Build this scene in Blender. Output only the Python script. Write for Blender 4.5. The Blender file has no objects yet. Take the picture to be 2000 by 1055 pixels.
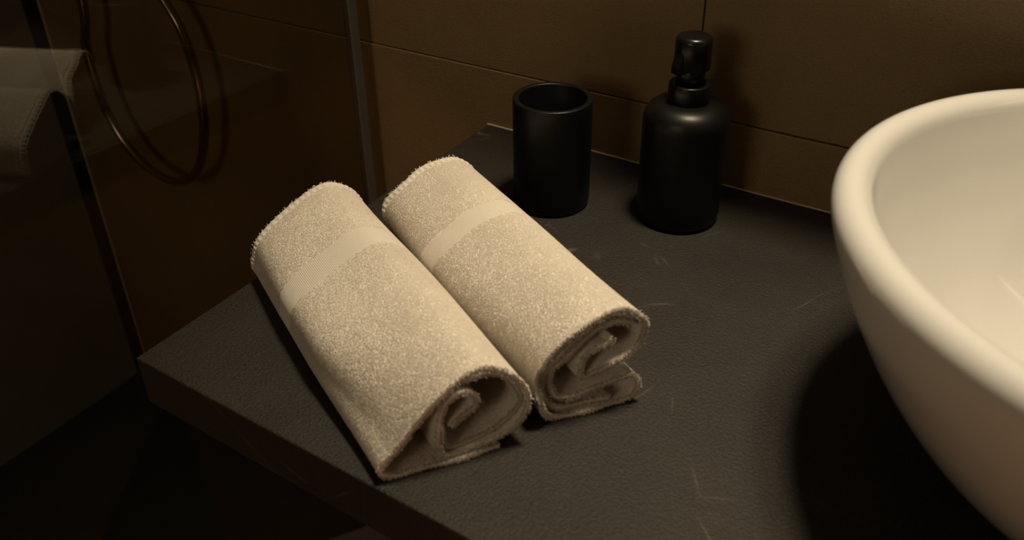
import bpy, bmesh, math, random
import numpy as np
from mathutils import Matrix, Vector

random.seed(4); rng = np.random.default_rng(7)
scene = bpy.context.scene
COL = scene.collection

# ---------------------------------------------------------------- camera
cd = bpy.data.cameras.new('camera'); cam = bpy.data.objects.new('camera', cd); COL.objects.link(cam)
YAW, PITCH, ROLL = -0.564343, 0.525735, 0.012581
fw = Vector((math.sin(YAW)*math.cos(PITCH), math.cos(YAW)*math.cos(PITCH), -math.sin(PITCH)))
rt = Vector((math.cos(YAW), -math.sin(YAW), 0)); dn = fw.cross(rt)
cr, sr = math.cos(ROLL), math.sin(ROLL)
rt2 = cr*rt + sr*dn; dn2 = -sr*rt + cr*dn
m = Matrix((rt2, -dn2, -fw)).transposed().to_4x4()
m.translation = (0.5153, -0.76224, 0.4277)
cam.matrix_world = m
cd.sensor_width = 36.0; cd.lens = 1615.06/2000*36; cd.shift_y = -139.5/2000
cd.clip_start = 0.01
cd.dof.use_dof = True; cd.dof.focus_distance = 0.78; cd.dof.aperture_fstop = 6.3
scene.camera = cam

# ---------------------------------------------------------------- world, light, exposure
w = bpy.data.worlds.new('world'); scene.world = w; w.use_nodes = True
w.node_tree.nodes['Background'].inputs[0].default_value = (1.0, 0.8, 0.55, 1)
w.node_tree.nodes['Background'].inputs[1].default_value = 0.0
scene.view_settings.view_transform = 'Standard'; scene.view_settings.look = 'None'
scene.view_settings.exposure = 0.0; scene.view_settings.gamma = 1.0
scene.view_settings.use_curve_mapping = False
WARM = (1.0, 0.82, 0.56)
CEIL = 1.58; FLOOR = -0.82
# round ceiling lamps with a directed beam: (x, y, power, cone degrees, lamp radius)
SPOTS = [(0.41, -0.15, 50.0, 66, 0.070), (0.56, -0.13, 31.0, 70, 0.070), (1.05, -1.35, 360.0, 46, 0.03)]  # last one is added: its beam bounces off the floor onto the basin side
STRIP_POWER = 0.12
FRONT_FILL = (0.15, -2.3, 0.75, 3.1)
STRIP_POWER = 0.15

# ---------------------------------------------------------------- helpers
def tag(o, label=None, cat=None, group=None, kind=None):
    if label: o['label'] = label
    if cat: o['category'] = cat
    if group: o['group'] = group
    if kind: o['kind'] = kind
    return o

def link(name, me, mat=None, parent=None, smooth=False):
    o = bpy.data.objects.new(name, me); COL.objects.link(o)
    if mat: me.materials.append(mat)
    if parent: o.parent = parent
    if smooth:
        me.polygons.foreach_set('use_smooth', np.ones(len(me.polygons), bool)); me.update()
    return o

def empty(name, loc=(0, 0, 0)):
    o = bpy.data.objects.new(name, None); COL.objects.link(o); o.location = loc; o.empty_display_size = 0.05
    return o

def box_mesh(name, x0, x1, y0, y1, z0, z1, bev=0.0, seg=2):
    bm = bmesh.new(); bmesh.ops.create_cube(bm, size=1)
    for v in bm.verts:
        v.co = Vector(((x0+x1)/2+v.co.x*(x1-x0), (y0+y1)/2+v.co.y*(y1-y0), (z0+z1)/2+v.co.z*(z1-z0)))
    if bev: bmesh.ops.bevel(bm, geom=bm.edges[:], offset=bev, segments=seg, affect='EDGES', profile=0.5)
    me = bpy.data.meshes.new(name); bm.to_mesh(me); bm.free(); return me

def box(name, dims, mat, parent=None, bev=0.0, seg=2):
    return link(name, box_mesh(name, *dims, bev=bev, seg=seg), mat, parent)

def lathe_mesh(name, prof, n=96, cx=0, cy=0, sharp=False):
    P = np.array(prof, float); th = np.linspace(0, 2*np.pi, n, endpoint=False)
    V = np.stack([cx+P[:, 0][:, None]*np.cos(th), cy+P[:, 0][:, None]*np.sin(th), np.repeat(P[:, 1][:, None], n, 1)], -1).reshape(-1, 3)
    F = []
    for i in range(len(P)-1):
        for j in range(n):
            k = (j+1) % n
            F.append((i*n+j, i*n+k, (i+1)*n+k, (i+1)*n+j))
    me = bpy.data.meshes.new(name); me.from_pydata(V.tolist(), [], F)
    bm = bmesh.new(); bm.from_mesh(me); bmesh.ops.remove_doubles(bm, verts=bm.verts, dist=1e-6)
    bmesh.ops.recalc_face_normals(bm, faces=bm.faces); bm.to_mesh(me); bm.free()
    return me

def catmull(P, step):
    P = np.array(P, float); out = []
    Q = np.vstack([2*P[0]-P[1], P, 2*P[-1]-P[-2]])
    for i in range(1, len(Q)-2):
        a, b, c, d = Q[i-1], Q[i], Q[i+1], Q[i+2]
        for t in np.linspace(0, 1, 24, endpoint=False):
            out.append(0.5*((2*b)+(c-a)*t+(2*a-5*b+4*c-d)*t*t+(3*b-a-3*c+d)*t**3))
    out.append(P[-1]); out = np.array(out)
    L = np.r_[0, np.cumsum(np.linalg.norm(np.diff(out, axis=0), axis=1))]
    n = max(4, int(round(L[-1]/step))+1); s = np.linspace(0, L[-1], n)
    return np.stack([np.interp(s, L, out[:, k]) for k in range(P.shape[1])], 1), s

def tube_mesh(name, pts, r, n=12):
    P = np.array(pts, float); R_ = np.broadcast_to(np.array(r, float), (len(P),))
    T = np.gradient(P, axis=0); T /= np.linalg.norm(T, axis=1)[:, None]
    ref = np.array([0, 1, 0.0]) if abs(T[0][1]) < 0.9 else np.array([1.0, 0, 0])
    V = []; N = None
    for i in range(len(P)):
        N = (ref if N is None else N); N = N-T[i]*np.dot(N, T[i]); N /= np.linalg.norm(N); B = np.cross(T[i], N)
        for k in range(n):
            a = 2*math.pi*k/n; V.append(P[i]+R_[i]*(math.cos(a)*N+math.sin(a)*B))
    F = [(i*n+k, i*n+(k+1) % n, (i+1)*n+(k+1) % n, (i+1)*n+k) for i in range(len(P)-1) for k in range(n)]
    F.append(tuple(range(n))[::-1]); F.append(tuple((len(P)-1)*n+k for k in range(n)))
    me = bpy.data.meshes.new(name); me.from_pydata([tuple(v) for v in V], [], F); me.update(); return me

# ---------------------------------------------------------------- materials
def mat(name):
    mm = bpy.data.materials.new(name); mm.use_nodes = True
    return mm, mm.node_tree, mm.node_tree.nodes['Principled BSDF']

def nd(nt, typ, **kw):
    n = nt.nodes.new(typ)
    for k, v in kw.items():
        if k in n.inputs: n.inputs[k].default_value = v
        else: setattr(n, k, v)
    return n

def ramp(nt, stops):
    r = nt.nodes.new('ShaderNodeValToRGB'); e = r.color_ramp.elements
    while len(e) < len(stops): e.new(0.5)
    for el, (p, c) in zip(e, stops): el.position = p; el.color = (*c, 1)
    return r

def plain(name, col, rough=0.5, metal=0.0, spec=0.5, coat=0.0):
    mm, nt, b = mat(name)
    b.inputs['Base Color'].default_value = (*col, 1); b.inputs['Roughness'].default_value = rough
    b.inputs['Metallic'].default_value = metal; b.inputs['Specular IOR Level'].default_value = spec
    b.inputs['Coat Weight'].default_value = coat
    return mm

def stone(name, c0, c1, rough, scale, bump, veins=None, fine=260, fine_amp=0.35):
    """mottled tile / laminate: broad clouds, fine grain, optional hairline pale scratches"""
    mm, nt, b = mat(name); L = nt.links.new
    tc = nd(nt, 'ShaderNodeTexCoord')
    n1 = nd(nt, 'ShaderNodeTexNoise', Scale=scale, Detail=6.0, Roughness=0.6)
    n2 = nd(nt, 'ShaderNodeTexNoise', Scale=float(fine), Detail=3.0, Roughness=0.7)
    L(tc.outputs['Object'], n1.inputs['Vector']); L(tc.outputs['Object'], n2.inputs['Vector'])
    mx = nd(nt, 'ShaderNodeMix'); mx.data_type = 'FLOAT'; mx.inputs[0].default_value = fine_amp
    L(n1.outputs[0], mx.inputs[2]); L(n2.outputs[0], mx.inputs[3])
    r = ramp(nt, [(0.30, c0), (0.72, c1)]); L(mx.outputs[0], r.inputs[0])
    col = r.outputs[0]
    if veins:
        vsc, vcol, vamt = veins
        dn_ = nd(nt, 'ShaderNodeTexNoise', Scale=vsc*0.8, Detail=2.0); L(tc.outputs['Object'], dn_.inputs['Vector'])
        ad = nd(nt, 'ShaderNodeVectorMath'); ad.operation = 'MULTIPLY_ADD'; ad.inputs[1].default_value = (0.05,)*3
        L(dn_.outputs['Color'], ad.inputs[0]); L(tc.outputs['Object'], ad.inputs[2])
        vo = nd(nt, 'ShaderNodeTexVoronoi', Scale=vsc); vo.feature = 'DISTANCE_TO_EDGE'; L(ad.outputs[0], vo.inputs['Vector'])
        vr = ramp(nt, [(0.0, (1, 1, 1)), (0.0045, (0, 0, 0))]); L(vo.outputs['Distance'], vr.inputs[0])
        mk = nd(nt, 'ShaderNodeTexNoise', Scale=vsc*2.2, Detail=2.0); L(tc.outputs['Object'], mk.inputs['Vector'])
        mr = ramp(nt, [(0.56, (0, 0, 0)), (0.68, (1, 1, 1))]); L(mk.outputs[0], mr.inputs[0])
        mu = nd(nt, 'ShaderNodeMath'); mu.operation = 'MULTIPLY'; L(vr.outputs[0], mu.inputs[0]); L(mr.outputs[0], mu.inputs[1])
        m2 = nd(nt, 'ShaderNodeMath'); m2.operation = 'MULTIPLY'; m2.inputs[1].default_value = vamt; L(mu.outputs[0], m2.inputs[0])
        cm = nd(nt, 'ShaderNodeMix'); cm.data_type = 'RGBA'; L(m2.outputs[0], cm.inputs[0]); L(col, cm.inputs[6]); cm.inputs[7].default_value = (*vcol, 1)
        col = cm.outputs[2]
    L(col, b.inputs['Base Color']); b.inputs['Roughness'].default_value = rough
    bp = nd(nt, 'ShaderNodeBump', Strength=bump, Distance=0.002); L(n2.outputs[0], bp.inputs['Height']); L(bp.outputs[0], b.inputs['Normal'])
    return mm

M = {}
M['tile'] = stone('brown_wall_tile', (0.200, 0.133, 0.058), (0.355, 0.243, 0.113), 0.42, 5.0, 0.3, (3.0, (0.40, 0.31, 0.19), 0.3), fine=420, fine_amp=0.45)
M['grout'] = plain('grout', (0.20, 0.15, 0.09), 0.9)
M['silicone'] = plain('silicone_bead', (0.62, 0.52, 0.40), 0.45)
M['slate'] = stone('slate_counter', (0.010, 0.009, 0.0078), (0.041, 0.036, 0.0305), 0.50, 9.0, 0.6, (8.0, (0.24, 0.20, 0.155), 0.42), fine=430, fine_amp=0.6)
M['slate'].node_tree.nodes['Principled BSDF'].inputs['Specular IOR Level'].default_value = 0.36
M['slate_edge'] = plain('slate_edge', (0.035, 0.028, 0.022), 0.6)
M['black'] = plain('matt_black', (0.0045, 0.0045, 0.0045), 0.40, spec=0.35)
M['black_plastic'] = plain('black_plastic', (0.006, 0.006, 0.006), 0.28, spec=0.45)
M['ceramic'] = plain('white_ceramic', (0.73, 0.725, 0.70), 0.10, spec=0.5, coat=0.3)
M['chrome'] = plain('hose_metal', (0.34, 0.28, 0.21), 0.2, metal=1.0)
M['profile'] = plain('grey_profile', (0.20, 0.20, 0.19), 0.38, metal=0.6)
M['shower_wall'] = stone('shower_wall', (0.18, 0.18, 0.14), (0.33, 0.33, 0.265), 0.5, 3.0, 0.2)
M['floor'] = stone('brown_floor', (0.28, 0.12, 0.036), (0.43, 0.195, 0.062), 0.5, 4.0, 0.2)
M['tray'] = stone('black_tray', (0.012, 0.011, 0.010), (0.022, 0.020, 0.017), 0.6, 4.0, 0.2)
M['plaster'] = plain('plaster', (0.55, 0.52, 0.47), 0.9)
M['dark'] = plain('dark_strip', (0.012, 0.011, 0.010), 0.5)
M['grey'] = plain('dark_grey_lid', (0.16, 0.15, 0.14), 0.6)
M['cabinet'] = plain('cabinet_body', (0.10, 0.08, 0.06), 0.5)
M['mirror'] = plain('mirror_face', (0.8, 0.8, 0.8), 0.03, metal=1.0)
M['fitting'] = plain('white_metal', (0.7, 0.68, 0.64), 0.4)

def emit(name, col, s):
    mm = bpy.data.materials.new(name); mm.use_nodes = True; nt = mm.node_tree; nt.nodes.clear()
    e = nd(nt, 'ShaderNodeEmission', Strength=s); e.inputs[0].default_value = (*col, 1)
    o = nd(nt, 'ShaderNodeOutputMaterial'); nt.links.new(e.outputs[0], o.inputs[0]); return mm

def glass_mat(tint, name='smoked_glass'):
    mm = bpy.data.materials.new(name); mm.use_nodes = True; nt = mm.node_tree; nt.nodes.clear(); L = nt.links.new
    t = nd(nt, 'ShaderNodeBsdfTransparent'); t.inputs[0].default_value = (*tint, 1)
    g = nd(nt, 'ShaderNodeBsdfGlossy', Roughness=0.0); g.inputs[0].default_value = (1, 1, 1, 1)
    f = nd(nt, 'ShaderNodeFresnel'); ge = nd(nt, 'ShaderNodeNewGeometry')
    io = nd(nt, 'ShaderNodeMix'); io.data_type = 'FLOAT'; io.inputs[2].default_value = 1.62; io.inputs[3].default_value = 1/1.62
    L(ge.outputs['Backfacing'], io.inputs[0]); L(io.outputs[0], f.inputs['IOR']); x = nd(nt, 'ShaderNodeMixShader')
    L(f.outputs[0], x.inputs[0]); L(t.outputs[0], x.inputs[1]); L(g.outputs[0], x.inputs[2])
    o = nd(nt, 'ShaderNodeOutputMaterial'); L(x.outputs[0], o.inputs[0]); return mm
M['glass'] = glass_mat((0.82, 0.81, 0.76))
M['seal'] = glass_mat((0.96, 0.98, 0.92), 'clear_seal')

def cloth(name, col, bump, scale, trans=0.0):
    mm, nt, b = mat(name); L = nt.links.new
    tc = nd(nt, 'ShaderNodeTexCoord'); n = nd(nt, 'ShaderNodeTexNoise', Scale=scale, Detail=3.0); L(tc.outputs['Object'], n.inputs['Vector'])
    n3 = nd(nt, 'ShaderNodeTexNoise', Scale=16.0, Detail=2.0); L(tc.outputs['Object'], n3.inputs['Vector'])
    r = ramp(nt, [(0.3, tuple(c*0.93 for c in col)), (0.7, col)]); L(n3.outputs[0], r.inputs[0]); L(r.outputs[0], b.inputs['Base Color'])
    b.inputs['Roughness'].default_value = 0.95; b.inputs['Specular IOR Level'].default_value = 0.1
    b.inputs['Sheen Weight'].default_value = 0.25; b.inputs['Sheen Roughness'].default_value = 0.6
    bp = nd(nt, 'ShaderNodeBump', Strength=bump, Distance=0.001); L(n.outputs[0], bp.inputs['Height']); L(bp.outputs[0], b.inputs['Normal'])
    if trans:
        out = nt.nodes['Material Output']; tr = nd(nt, 'ShaderNodeBsdfTranslucent'); L(r.outputs[0], tr.inputs[0])
        ms = nd(nt, 'ShaderNodeMixShader'); ms.inputs[0].default_value = trans
        L(b.outputs[0], ms.inputs[1]); L(tr.outputs[0], ms.inputs[2]); L(ms.outputs[0], out.inputs[0])
    return mm
TC = (0.90, 0.85, 0.775)
M['terry'] = cloth('terry_cotton', TC, 0.6, 700.0)
M['pile'] = cloth('terry_loops', (0.945, 0.89, 0.80), 0.0, 500.0, 0.35)

def weave_mat():
    mm, nt, b = mat('woven_band'); L = nt.links.new
    uv = nd(nt, 'ShaderNodeUVMap'); uv.uv_map = 'UVMap'
    wv = nd(nt, 'ShaderNodeTexWave', Scale=170.0, Distortion=0.4); wv.bands_direction = 'Y'; L(uv.outputs[0], wv.inputs['Vector'])
    w2 = nd(nt, 'ShaderNodeTexWave', Scale=300.0, Distortion=0.4); w2.bands_direction = 'X'; L(uv.outputs[0], w2.inputs['Vector'])
    ad = nd(nt, 'ShaderNodeMath'); ad.operation = 'ADD'; L(wv.outputs[1], ad.inputs[0]); L(w2.outputs[1], ad.inputs[1])
    b.inputs['Base Color'].default_value = (0.80, 0.745, 0.66, 1); b.inputs['Roughness'].default_value = 0.85
    b.inputs['Specular IOR Level'].default_value = 0.2
    bp = nd(nt, 'ShaderNodeBump', Strength=0.35, Distance=0.0006); L(ad.outputs[0], bp.inputs['Height']); L(bp.outputs[0], b.inputs['Normal'])
    return mm
M['weave'] = weave_mat()

# ---------------------------------------------------------------- the room
XR, YF, XL = 1.75, -2.3, -0.934
JZ = 0.0721                      # height of the horizontal tile joint above the counter
wall_back = tag(box('wall_back', (XL-0.02, XR, 0.004, 0.10, FLOOR, CEIL), M['grout']), kind='structure')
G = 0.0007
def tile(x0, x1, z0, z1, proud=0.0):
    return box('tile', (x0+G, x1-G, -proud, 0.0058, z0+G, z1-G), M['tile'], wall_back, bev=0.0009, seg=2)
rows = [(FLOOR, JZ-0.6), (JZ-0.6, JZ), (JZ, JZ+0.6), (JZ+0.6, JZ+1.2), (JZ+1.2, CEIL)]
for i, (z0, z1) in enumerate(rows):
    xs = [XL]+([0.256, 1.456] if i % 2 == 0 else [1.024])+[XR]
    for a, b_ in zip(xs[:-1], xs[1:]): tile(a, b_, z0, z1, 0.0013 if i == 1 else 0.0)
tag(box('wall_left', (XL-0.10, XL, YF, 0.004, FLOOR, CEIL), M['shower_wall']), kind='structure')
tag(box('wall_right', (XR, XR+0.1, YF, 0.1, FLOOR, CEIL), M['tile']), kind='structure')
tag(box('wall_front', (XL-0.1, XR+0.1, YF-0.1, YF, FLOOR, CEIL), M['tile']), kind='structure')
tag(box('floor', (XL-0.1, XR+0.1, YF-0.1, 0.1, FLOOR-0.08, FLOOR), M['floor']), kind='structure')
tag(box('ceiling', (XL-0.1, XR+0.1, YF-0.1, 0.1, CEIL, CEIL+0.08), M['plaster']), kind='structure')
tag(box('floor_shower', (XL, -0.19, -1.1, -0.0005, FLOOR, FLOOR+0.004), M['tray']), kind='structure')
# pale sealant in the shower corner, narrow dark strip beside it
tag(box('trim_1', (XL, XL+0.006, -0.0055, -0.0014, FLOOR, CEIL), M['silicone'], bev=0.0008, seg=1), kind='structure')
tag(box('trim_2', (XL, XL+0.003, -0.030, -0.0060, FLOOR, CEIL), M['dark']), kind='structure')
# sealant where the counter meets the wall
tag(box('trim_3', (0.0, XR, -0.0036, -0.0015, 0.0002, 0.0020), M['silicone'], bev=0.0005, seg=1), kind='structure')

# ---------------------------------------------------------------- counter
ct = empty('countertop', (0, 0, 0))
tag(ct, 'dark slate-grey bathroom countertop with a square front corner, along the tiled wall', 'countertop')
box('slab', (0, XR-0.001, -0.5, -0.0018, -0.046, 0), M['slate'], ct, bev=0.0015, seg=2)

# ---------------------------------------------------------------- shower glass and hose
GX = -0.176
gs = empty('shower_screen', (GX, -0.5, FLOOR))
tag(gs, 'smoked glass shower screen standing left of the countertop, mirroring the towels', 'shower screen')
def child(o, p):
    o.parent = p; o.matrix_parent_inverse = p.matrix_basis.inverted(); return o
child(box('glass_pane', (GX-0.003, GX+0.003, -1.05, -0.0385, FLOOR+0.012, 1.25), M['glass']), gs)
child(box('frame_profile', (GX-0.0055, GX+0.0055, -0.0405, -0.0255, FLOOR, 1.26), M['profile'], bev=0.002), gs)
child(box('clear_seal', (GX-0.0015, GX+0.0015, -0.0250, -0.0004, FLOOR, 1.26), M['seal']), gs)
child(box('floor_profile', (GX-0.008, GX+0.008, -1.06, -0.041, FLOOR, FLOOR+0.014), M['profile'], bev=0.002), gs)

hz = [(-0.700, 0.62), (-0.706, 0.30), (-0.716, 0.06), (-0.741, -0.027), (-0.731, -0.133), (-0.678, -0.205), (-0.592, -0.224),
      (-0.522, -0.182), (-0.484, -0.101), (-0.476, -0.017), (-0.488, 0.05), (-0.513, 0.092), (-0.565, 0.17), (-0.62, 0.26)]
hp = [(x, -0.05, z) for x, z in hz]+[(-0.632, -0.045, 0.285)]
hc, _ = catmull(hp, 0.008)
hose = empty('shower_hose', (-0.6, -0.05, -0.224))
tag(hose, 'metal shower hose hanging in a loop behind the glass screen', 'shower hose')
child(link('hose', tube_mesh('hose', hc, 0.0072, 16), M['chrome'], smooth=True), hose)
child(link('wall_outlet', tube_mesh('wall_outlet', [(-0.632, -0.0005, 0.296), (-0.632, -0.01, 0.296), (-0.632, -0.03, 0.296), (-0.632, -0.045, 0.292), (-0.632, -0.047, 0.275)], [0.022, 0.022, 0.012, 0.012, 0.011], 20), M['chrome'], smooth=True), hose)
child(link('handset_holder', tube_mesh('handset_holder', [(-0.700, -0.0005, 0.63), (-0.700, -0.012, 0.63), (-0.700, -0.03, 0.63), (-0.700, -0.05, 0.625), (-0.700, -0.055, 0.605)], [0.024, 0.024, 0.013, 0.014, 0.012], 20), M['chrome'], smooth=True), hose)

# ---------------------------------------------------------------- mirror cabinet above (casts the band of shade along the wall)
mc = empty('mirror_cabinet', (0.6, -0.05, 0.62))
tag(mc, 'shallow mirror cabinet on the tiled wall above the countertop', 'cabinet')
CB, CDp = 0.55, 0.095
CL = 0.27
child(box('body', (CL, 1.5, -CDp+0.004, -0.0005, CB, 1.25), M['cabinet']), mc)
for i in range(2):
    x0 = CL+i*(1.5-CL)/2
    child(box('mirror_door', (x0+0.001, x0+(1.5-CL)/2-0.001, -CDp, -CDp+0.0035, CB, 1.25), M['mirror']), mc)
child(box('light_strip', (0.32, 1.46, -0.088, -0.076, CB-0.008, CB-0.0005), M['fitting']), mc)
la = bpy.data.lights.new('strip_light', 'AREA'); la.shape = 'RECTANGLE'; la.size = 1.12; la.size_y = 0.008
la.energy = STRIP_POWER; la.color = WARM
lo = bpy.data.objects.new('strip_light', la); COL.objects.link(lo); lo.location = (0.89, -0.082, CB-0.0095); child(lo, mc)

for i, (x, y, p, cone, rad) in enumerate(SPOTS):
    d = rad+0.012
    e = empty('ceiling_spotlight', (x, y, CEIL-0.03))
    tag(e, ['round ceiling spotlight above the soap dispenser', 'round ceiling spotlight straight above the basin', 'unseen ceiling spotlight added to bounce light off the floor'][i], 'spotlight', 'ceiling spotlights')
    child(link('housing', lathe_mesh('housing', [(d, 0.0), (d+0.006, 0.0), (d+0.006, 0.0295), (0.0, 0.0295), (0.0, 0.02), (d, 0.02), (d, 0.0)], 40), M['fitting'], smooth=True), e).location = (x, y, CEIL-0.03)
    l = bpy.data.lights.new('lamp', 'SPOT'); l.energy = p; l.color = WARM; l.spot_size = math.radians(cone); l.spot_blend = 1.0; l.shadow_soft_size = rad
    o = bpy.data.objects.new('lamp', l); COL.objects.link(o); o.location = (x, y, CEIL-0.034-rad); child(o, e)

wx, wy, wz, wp = FRONT_FILL  # added fill light, out of view, brightening the back wall from the front
wlp = empty('front_fill_light', (wx, wy, wz)); tag(wlp, 'flat square fill light added on the wall opposite the basin', 'fill light')
child(box('back_plate', (wx-0.26, wx+0.26, wy+0.0005, wy+0.03, wz-0.26, wz+0.26), M['fitting'], bev=0.004), wlp)
l = bpy.data.lights.new('lamp', 'AREA'); l.shape = 'RECTANGLE'; l.size = 0.50; l.size_y = 0.50; l.energy = wp; l.color = WARM
o = bpy.data.objects.new('lamp', l); COL.objects.link(o); o.location = (wx, wy+0.032, wz); o.rotation_euler = (math.radians(90), 0, 0); child(o, wlp)

# ---------------------------------------------------------------- basin
BX, BY = 0.6588, -0.2508
bs = empty('basin', (BX, BY, 0)); tag(bs, 'round white ceramic vessel basin standing on the slate countertop', 'basin')
outer = [(0.0, 0.0006), (0.075, 0.0006), (0.086, 0.003), (0.118, 0.020), (0.150, 0.049), (0.178, 0.088), (0.199, 0.128), (0.2115, 0.160)]
lip = []
for k in range(13):
    a = math.radians(-12+k*(192/12)); lip.append((0.2045+0.0118*math.cos(a), 0.1775+0.0125*math.sin(a)))
inner = [(0.1890, 0.160), (0.1815, 0.132), (0.167, 0.098), (0.142, 0.062), (0.106, 0.036), (0.060, 0.022), (0.022, 0.0185)]
oc, _ = catmull(outer[2:]+lip+inner, 0.004)
child(link('bowl', lathe_mesh('bowl', outer[:2]+oc.tolist()+[(0.022, 0.010), (0, 0.010)], 160, BX, BY), M['ceramic'], smooth=True), bs)
child(link('drain', lathe_mesh('drain', [(0, 0.024), (0.012, 0.0235), (0.026, 0.022), (0.0285, 0.0205), (0.0285, 0.0188)], 48, BX, BY), M['chrome'], smooth=True), bs)

# ---------------------------------------------------------------- tumbler
CX, CY = 0.1567, -0.1203; r, H = 0.0388, 0.1142; wl = 0.0060
cup = [(0, 0.001), (r-0.005, 0.0004), (r-0.0022, 0.0012), (r-0.0008, 0.003), (r-0.0003, 0.006)]
cup += [(r-0.0003+0.0003*k/8, 0.006+(H-0.0075)*k/8) for k in range(1, 8)]
cup += [(r, H-0.0018), (r-0.0003, H-0.0007), (r-0.0011, H-0.0001), (r-wl+0.0011, H-0.0001), (r-wl+0.0003, H-0.0007), (r-wl, H-0.0018), (r-wl, 0.012), (r-wl-0.004, 0.007), (0, 0.007)]
tum = link('tumbler', lathe_mesh('tumbler', cup, 96, CX, CY), M['black'], smooth=True)
tag(tum, 'matt black open tumbler standing beside the soap dispenser', 'tumbler')

# ---------------------------------------------------------------- soap dispenser
DX, DY = 0.2776, -0.0816; rb = 0.0401
dsp = empty('soap_dispenser', (DX, DY, 0)); tag(dsp, 'matt black soap dispenser bottle with a pump, near the wall', 'soap dispenser')
pr = [(0, 0.001), (rb-0.006, 0.0004), (rb-0.003, 0.0016), (rb-0.001, 0.004), (rb-0.0003, 0.008)]+[(rb, z) for z in np.linspace(0.02, 0.102, 8)]
for k in range(1, 13):
    a = math.radians(k*90/12); pr.append((rb-0.018+0.018*math.cos(a), 0.104+0.018*math.sin(a)))
pr += [(0.018, 0.1226), (0.0, 0.1226)]
child(link('bottle', lathe_mesh('bottle', pr, 96, DX, DY), M['black'], smooth=True), dsp)
child(link('collar', lathe_mesh('collar', [(0.012, 0.1222), (0.0187, 0.1222), (0.0190, 0.1230), (0.0190, 0.1392), (0.0186, 0.1402), (0.0178, 0.1406), (0.0110, 0.1404), (0.0110, 0.1395)], 64, DX, DY), M['black_plastic'], smooth=True), dsp)
child(link('stem', lathe_mesh('stem', [(0.0, 0.139), (0.0128, 0.139), (0.0128, 0.160), (0, 0.160)], 48, DX, DY), M['black_plastic'], smooth=True), dsp)
hr = 0.0164
hd = [(0.0129, 0.1545), (hr-0.0008, 0.1540), (hr, 0.1548), (hr, 0.1800), (hr-0.0005, 0.1822), (hr-0.0019, 0.1840), (hr-0.0040, 0.1850), (0.008, 0.1856), (0, 0.1858)]
head = child(link('pump_head', lathe_mesh('pump_head', hd, 64, DX, DY), M['black_plastic'], smooth=True), dsp)
# spout: a wedge that leaves the head high up and slopes down to a small nose
bm = bmesh.new(); sd = Vector((-0.45, -0.89, 0)).normalized(); sx = Vector((-sd.y, sd.x, 0))
sec = [(0.0085, 0.0056, 0.1800, 0.158), (0.0150, 0.0054, 0.1745, 0.155), (0.0192, 0.0050, 0.1630, 0.1525), (0.0205, 0.0042, 0.1595, 0.1520)]
rings = []
for rr_, hw, zt, zb in sec:
    c = Vector((DX, DY, 0))+sd*rr_
    rings.append([bm.verts.new(c+sx*a*hw+Vector((0, 0, z))) for a, z in ((-1, zb), (-1, zt-0.0015), (-0.6, zt), (0.6, zt), (1, zt-0.0015), (1, zb))])
for a, b_ in zip(rings[:-1], rings[1:]):
    for k in range(6): bm.faces.new((a[k], a[(k+1) % 6], b_[(k+1) % 6], b_[k]))
bm.faces.new(rings[0]); bm.faces.new(rings[-1][::-1]); bmesh.ops.recalc_face_normals(bm, faces=bm.faces)
bmesh.ops.bevel(bm, geom=[e for e in bm.edges], offset=0.0004, segments=2, affect='EDGES')
me = bpy.data.meshes.new('spout'); bm.to_mesh(me); bm.free()
sp = link('spout', me, M['black_plastic']); sp.parent = head

# ---------------------------------------------------------------- towels
def smooth_noise(x, y, seed, n=7, lo=6.0, hi=26.0):
    g = np.random.default_rng(seed); out = 0
    for k in range(n):
        f = g.uniform(lo, hi, 2); p = g.uniform(0, 6.28, 2)
        out = out+np.sin(x*f[0]+p[0])*np.sin(y*f[1]+p[1])
    return out/math.sqrt(n)

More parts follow.
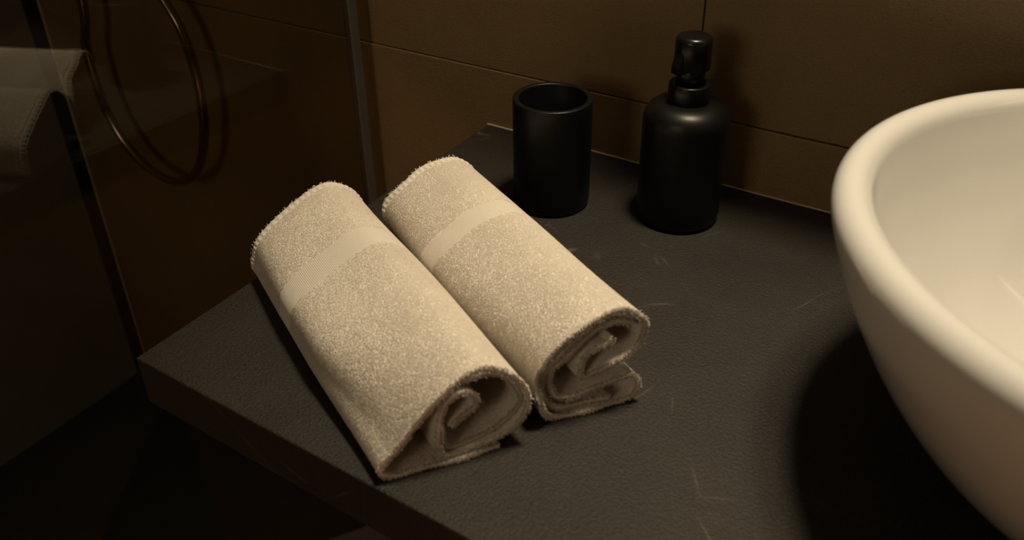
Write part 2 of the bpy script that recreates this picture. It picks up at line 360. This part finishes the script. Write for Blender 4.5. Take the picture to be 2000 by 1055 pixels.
class Towel:
    def __init__(s, P0, u, ub, D, paths, wrap, band, seed, zback, bulge, half=0.0017):
        s.bulge = bulge
        s.P0 = np.array([*P0, 0.0]); s.u = np.array([*u, 0.0]); s.ub = np.array([*ub, 0.0]); s.D = np.array([*D, 0.0]); s.L = np.linalg.norm(s.D)
        s.seed = seed; s.zb = zback; s.half = half; s.band = band; s.wrap = wrap
        s.paths = [catmull(np.array(p)/1000.0, 0.0022) for p in paths]
    def edge(s, k, arc, which):
        """how far a layer's end stands back from the end plane (m)"""
        g = smooth_noise(arc*1.0, arc*0+which*3.1+k, s.seed+which*11+k*5, 6, 20, 160)
        r_ = 0.0022*(g+1.2)+(0.0030 if k else 0.0)
        if which: r_ = r_+(0.030 if k else 0.030*np.clip((arc-s.wrap[1])/0.03, 0, 1))
        return r_
    def pos(s, sec, t):
        """sec (N,2) section coords in m, t (N,) 0 front .. 1 back -> world"""
        S, Z = sec[:, 0], sec[:, 1]
        lift = np.clip(Z/0.06, 0, 1)
        f = np.clip(t/0.45, 0, 1); f = f*f*(3-2*f); f = f*(1-0.25*np.clip((t-0.7)/0.3, 0, 1))
        S = S-s.bulge*f*np.exp(-((Z-0.042)/0.022)**2)*np.clip((0.07-S)/0.07, 0, 1)
        n1 = smooth_noise(S, t*s.L, s.seed, 7, 14, 42)*0.0016*lift
        n2 = smooth_noise(S+Z, t*s.L, s.seed+3, 6, 10, 30)*0.0012*lift
        zk = 1-(1-s.zb)*t
        uu = s.u+np.outer(np.clip(t, 0, 1), s.ub-s.u); uu /= np.linalg.norm(uu, axis=1)[:, None]
        return s.P0+(S+n2)[:, None]*uu+np.outer(t, s.D)+np.outer(Z*zk+n1, [0, 0, 1.0])
    def frame(s, k):
        P, arc = s.paths[k]; T = np.gradient(P, axis=0); T /= np.linalg.norm(T, axis=1)[:, None]
        return P, arc, np.c_[-T[:, 1], T[:, 0]]
    def t_of(s, k, arc, tau):
        a = s.edge(k, arc, 0)/s.L; b = s.edge(k, arc, 1)/s.L
        return a+tau*(1-a-b)
    def sheet(s, k, nst=70):
        P, arc, N = s.frame(k); n = len(P); h = s.half
        hh = np.full(n, h)
        loop = np.vstack([P+N*hh[:, None], P[-1:]+(P[-1]-P[-2])/np.linalg.norm(P[-1]-P[-2])*h*0.8, (P-N*hh[:, None])[::-1], P[:1]-(P[1]-P[0])/np.linalg.norm(P[1]-P[0])*h*0.8])
        la_ = np.r_[arc, arc[-1], arc[::-1], arc[0]]; m_ = len(loop)
        loop[:, 1] = np.maximum(loop[:, 1], 0.0004)
        V = []
        for tau in np.linspace(0, 1, nst): V.append(s.pos(loop, s.t_of(k, la_, np.full(m_, tau))))
        cf = s.pos(np.maximum(P, [-9, 0.001]), s.t_of(k, arc, np.zeros(n))-0.0012/s.L)
        cb = s.pos(np.maximum(P, [-9, 0.001]), s.t_of(k, arc, np.ones(n))+0.0012/s.L)
        V = np.vstack(V+[cf, cb])
        i = np.arange(nst-1)[:, None]*m_; j = np.arange(m_)[None]; j2 = (j+1) % m_
        F = np.stack([i+j, i+j2, i+m_+j2, i+m_+j], -1).reshape(-1, 4)
        q = np.arange(n-1); o0 = nst*m_; o1 = o0+n; bo = (nst-1)*m_
        inn = lambda a: m_-2-a
        F = np.vstack([F, np.stack([q, o0+q, o0+q+1, q+1], -1), np.stack([inn(q+1), o0+q+1, o0+q, inn(q)], -1),
                       np.stack([bo+q+1, o1+q+1, o1+q, bo+q], -1), np.stack([bo+inn(q), o1+q, o1+q+1, bo+inn(q+1)], -1)])
        return V, F
    def outer_surf(s, arcv, tau, off, side=1, k=0):
        """points on a sheet's face: arcv arc length, tau 0..1, off above the face"""
        P, arc, N = s.frame(k)
        c = np.c_[np.interp(arcv, arc, P[:, 0]), np.interp(arcv, arc, P[:, 1])]
        nn = np.c_[np.interp(arcv, arc, N[:, 0]), np.interp(arcv, arc, N[:, 1])]
        nn /= np.linalg.norm(nn, axis=1)[:, None]+1e-9
        sec = c+side*nn*(s.half+off)[:, None]
        sec[:, 1] = np.maximum(sec[:, 1], 0.0003)
        return s.pos(sec, s.t_of(k, arcv, tau))

def mesh_np(name, V, F):
    me = bpy.data.meshes.new(name); V = np.ascontiguousarray(V, np.float32); F = np.ascontiguousarray(F, np.int32); k = F.shape[1]
    me.vertices.add(len(V)); me.vertices.foreach_set('co', V.ravel())
    me.loops.add(F.size); me.loops.foreach_set('vertex_index', F.ravel())
    me.polygons.add(len(F)); me.polygons.foreach_set('loop_start', np.arange(0, F.size, k, dtype=np.int32))
    me.polygons.foreach_set('loop_total', np.full(len(F), k, np.int32)); me.update(calc_edges=True); me.validate(); return me

OCT_F = np.array([(0, 2, 4), (2, 1, 4), (1, 3, 4), (3, 0, 4)])
def tufts(base, dirv, nor, length, width, height):
    """one small leaning terry loop (stretched octahedron) per base point"""
    sidev = np.cross(nor, dirv); n = len(base)
    L_, W_, H_ = length[:, None]/2, width[:, None]/2, height[:, None]/2
    up = np.cross(dirv, sidev)
    V = np.stack([base-dirv*L_, base+dirv*L_, base-sidev*W_, base+sidev*W_, base+up*H_], 1).reshape(-1, 3)
    F = (OCT_F[None]+(np.arange(n)*5)[:, None, None]).reshape(-1, 3)
    return V, F

def surf_tufts(tw, k, a0, a1, t0, t1, side, n, g, size=1.0):
    av = g.uniform(a0, a1, n); tv = g.uniform(t0, t1, n)
    if k == 0 and side == tw.wrap[2]:
        b0, b1 = tw.band; inband = (tv > b0) & (tv < b1) & (av > tw.wrap[0]) & (av < tw.wrap[1])
        hem = (tv > 1-0.009/tw.L) & (av > tw.wrap[0]) & (av < tw.wrap[1])
        keep = ~(inband | hem); av, tv = av[keep], tv[keep]; n = len(av)
    z = np.zeros(n); e = 0.0008
    p = tw.outer_surf(av, tv, z, side, k); pa = tw.outer_surf(av+e, tv, z, side, k)-tw.outer_surf(av-e, tv, z, side, k); pt = tw.outer_surf(av, tv+0.004, z, side, k)-tw.outer_surf(av, tv-0.004, z, side, k)
    pa /= np.linalg.norm(pa, axis=1)[:, None]+1e-9; pt /= np.linalg.norm(pt, axis=1)[:, None]+1e-9
    nor = np.cross(pa, pt); nor /= np.linalg.norm(nor, axis=1)[:, None]+1e-9
    o = tw.outer_surf(av, tv, z+0.001, side, k)-p; nor *= np.sign((nor*o).sum(1))[:, None]
    pat = smooth_noise(av, tv*tw.L, tw.seed+21, 6, 25, 90)
    ang = g.normal(0, 0.45, n)+0.5*pat
    tang = pa*np.cos(ang)[:, None]+pt*np.sin(ang)[:, None]
    lean = np.clip(g.normal(0.30, 0.15, n)+0.10*pat, 0.02, 0.8)
    d = tang*np.cos(lean)[:, None]+nor*np.sin(lean)[:, None]
    ln = g.uniform(1.1, 1.7, n)*1e-3*size; wd = g.uniform(0.7, 1.0, n)*1e-3*size; hg = g.uniform(0.5, 0.75, n)*1e-3*size
    sdv = np.cross(nor, d); sdv /= np.linalg.norm(sdv, axis=1)[:, None]+1e-9
    b = p+nor*(ln*0.22)[:, None]; b[:, 2] = np.maximum(b[:, 2], 0.0011)
    ok = p[:, 2] > 0.0009
    nn = np.cross(d, sdv)
    return tufts(b[ok], d[ok], nn[ok], ln[ok], wd[ok], hg[ok])

def edge_tufts(tw, k, which, n, g):
    P, arc, N = tw.frame(k)
    av = g.uniform(0, arc[-1], n); off = (g.choice([0.0, -2.0], n)+g.normal(0, 0.28, n))*tw.half
    p = tw.outer_surf(av, np.full(n, float(which)), off, 1, k)
    sgn = -1.0 if which == 0 else 1.0
    ax = tw.D/tw.L*sgn
    d = ax+g.normal(0, 0.55, (n, 3)); d /= np.linalg.norm(d, axis=1)[:, None]
    rv = g.normal(0, 1, (n, 3)); nn = np.cross(d, rv); nn /= np.linalg.norm(nn, axis=1)[:, None]
    ln = g.uniform(1.5, 3.0, n)*1e-3; wd = g.uniform(0.6, 1.05, n)*1e-3
    b = p+d*(ln*0.3)[:, None]; b[:, 2] = np.maximum(b[:, 2], 0.0012)
    return tufts(b, d, nn, ln, wd, wd)

def build_towel(tw, label):
    root = empty('rolled_towel', tuple(tw.P0+0.5*tw.D+0.045*tw.u)); tag(root, label, 'towel', 'rolled towels on the countertop')
    Vs, Fs, o = [], [], 0
    for k in range(len(tw.paths)):
        V, F = tw.sheet(k); Vs.append(V); Fs.append(F+o); o += len(V)
    child(link('terry_cloth', mesh_np('terry_cloth', np.vstack(Vs), np.vstack(Fs)), M['terry'], smooth=True), root)
    g = np.random.default_rng(tw.seed+100)
    parts = []
    a0, a1, side = tw.wrap
    area = (a1-a0)*tw.L*1e6
    parts.append(surf_tufts(tw, 0, a0, a1, 0.0, 1.0, side, int(area*2.0), g))
    for k in range(len(tw.paths)):
        La = tw.paths[k][1][-1]
        for sd_ in (1, -1):
            for (t0, t1, dens) in ((0.0, 0.16, 0.8), (0.9, 1.0, 0.45)):
                for (q0, q1) in (((0, a0), (a1, La)) if (k == 0 and sd_ == side) else ((0, La),)):
                    if q1-q0 > 0.005: parts.append(surf_tufts(tw, k, q0, q1, t0, t1, sd_, int((q1-q0)*(t1-t0)*tw.L*1e6*dens), g, 0.85))
        parts.append(edge_tufts(tw, k, 0, int(La*4e3*2.6), g)); parts.append(edge_tufts(tw, k, 1, int(La*4e3*0.7), g))
    Vs, Fs, o = [], [], 0
    for V, F in parts: Vs.append(V); Fs.append(F+o); o += len(V)
    tag(child(link('terry_pile', mesh_np('terry_pile', np.vstack(Vs), np.vstack(Fs)), M['pile'], smooth=True), root), kind='stuff')
    # flat woven band across the outside
    na = int((a1-a0)/0.002)+1; nt_ = 10
    A, T_ = np.meshgrid(np.linspace(a0, a1, na), np.linspace(tw.band[0], tw.band[1], nt_), indexing='ij')
    offv = np.where((np.arange(nt_) == 0) | (np.arange(nt_) == nt_-1), 0.0, 0.0006)[None].repeat(na, 0)
    V = tw.outer_surf(A.ravel(), T_.ravel(), offv.ravel(), side)
    i, j = np.meshgrid(np.arange(na-1), np.arange(nt_-1), indexing='ij'); q = (i*nt_+j).ravel()
    F = np.stack([q, q+1, q+nt_+1, q+nt_], -1); me = mesh_np('woven_band', V, F)
    uvl = me.uv_layers.new(name='UVMap'); li = np.empty(len(me.loops), np.int32); me.loops.foreach_get('vertex_index', li)
    uvl.data.foreach_set('uv', np.c_[A.ravel(), T_.ravel()*tw.L].astype(np.float32)[li].ravel())
    tag(child(link('woven_band', me, M['weave'], smooth=True), root), 'flat woven band without loops')
    # stitched, scalloped hem round the far end
    na = int((a1-a0)/0.0007); A = np.linspace(a0, a1, na); ph = A/0.0050*2*np.pi
    rad = 0.0018*(1+0.14*np.sin(ph)); c = tw.outer_surf(A, np.full(na, 1-0.0045/tw.L), np.full(na, -0.0004), side)
    out = tw.outer_surf(A, np.full(na, 1-0.0045/tw.L), np.full(na, 0.0006), side)-c; out /= np.linalg.norm(out, axis=1)[:, None]
    ax = -tw.D/tw.L; V = []
    c[:, 2] = np.maximum(c[:, 2], 0.003)
    for kk in range(12):
        a_ = 2*np.pi*kk/12; V.append(c+(out*np.sin(a_)*rad[:, None]+np.outer(rad*1.9*np.cos(a_), ax)))
    V = np.stack(V, 1).reshape(-1, 3); i, j = np.meshgrid(np.arange(na-1), np.arange(12), indexing='ij')
    F = np.stack([i*12+j, i*12+(j+1) % 12, (i+1)*12+(j+1) % 12, (i+1)*12+j], -1).reshape(-1, 4)
    tag(child(link('hem', mesh_np('hem', V, F), M['weave'], smooth=True), root), 'stitched scalloped hem')
    return root

LA = [(74, 2.3), (55, 2.3), (35, 2.3), (15, 2.3), (1, 3), (-6.5, 8), (-4.5, 16), (4, 25), (16, 40), (30, 55.5), (45, 67), (58, 73), (68, 73.5), (80, 67), (88.5, 57), (94, 44), (94, 33),
      (89, 22), (80, 14), (66, 9.5), (53, 7.5), (39, 7), (33, 11), (32, 24), (33.5, 38), (38, 52), (45, 59), (52, 60), (58, 54.5), (60, 47.5), (57, 42), (48, 37), (41, 33)]
LB = [(36, 33), (35.8, 20), (38.5, 12.5), (45, 10.8), (53, 11), (66, 13), (78, 17.7), (86, 24.5), (90.5, 34), (90.4, 43.5), (85.5, 55), (77.5, 64.5), (67, 70), (57.5, 69.5), (47, 64.5)]
RA = [(10, 19.5), (22, 19.5), (37, 23), (52, 25.5), (61, 25), (65.5, 17), (62.5, 7), (54, 3), (32, 2.4), (8, 2.4), (-4, 8), (-10, 24), (-10.8, 40), (-6.5, 53.5), (2, 65), (16.5, 76), (33.5, 83.5),
      (50, 85), (61.5, 78.5), (68, 69), (68, 58.5), (64.5, 52), (55, 46.5), (44.5, 42), (32, 36), (23, 33), (21, 41), (23, 52), (31.5, 57.5), (41, 59), (43.5, 64)]
RB = [(10, 19.5), (3.5, 22), (0, 34), (2, 45.5), (12, 57), (27, 67), (43, 73.5), (53, 73.5), (60, 69)]
RC = [(45, 8), (22, 8), (5, 11), (-3, 20), (-5.2, 32), (-3.5, 45), (3, 56), (14, 66), (28, 73.5), (43, 79), (52, 79), (60, 73.5)]
def arc_at(path, pt):
    P, arc = catmull(np.array(path)/1000.0, 0.0022); return arc[np.argmin(np.linalg.norm(P-np.array(pt)/1000.0, axis=1))]
tl = Towel((0.250, -0.490), (0.606, 0.795), (0.46, 0.888), (-0.250, 0.126), [LA, LB], (arc_at(LA, (1, 3)), arc_at(LA, (66, 9.5)), 1), (0.59, 0.69), 31, 0.985, 0.024)
build_towel(tl, 'cream terry towel roll nearest the counter corner, its outer layer sagging loose')
trr = Towel((0.313, -0.392), (0.628, 0.778), (0.60, 0.80), (-0.241, 0.134), [RA, RB, RC], (arc_at(RA, (54, 3)), arc_at(RA, (64.5, 52)), 1), (0.56, 0.65), 57, 0.91, 0.007)
build_towel(trr, 'cream terry towel roll beside the black tumbler, with a folded flap at its open end')

# ---------------------------------------------------------------- bin whose top just shows below the counter
bn = empty('storage_box', (0.08, -0.42, FLOOR)); tag(bn, 'dark grey flat-topped box on the floor, barely showing below the countertop', 'box')
ang = math.atan2(0.84, 0.55)
d1 = Vector((0.55, 0.84, 0)).normalized(); d2 = Vector((d1.y, -d1.x, 0))
A = Vector((-0.003, -0.323, 0)); c = A+d2*0.14-d1*0.05
for nm, hw, hl, z0, z1, bv in (('body', 0.132, 0.165, FLOOR, -0.43, 0.01), ('lid', 0.14, 0.175, -0.43, -0.40, 0.006)):
    o = box(nm, (-hl, hl, -hw, hw, z0, z1), M['grey'], bev=bv); o.matrix_world = Matrix.Translation(c) @ Matrix.Rotation(ang, 4, 'Z')
    o.matrix_basis = o.matrix_world.copy(); child(o, bn)
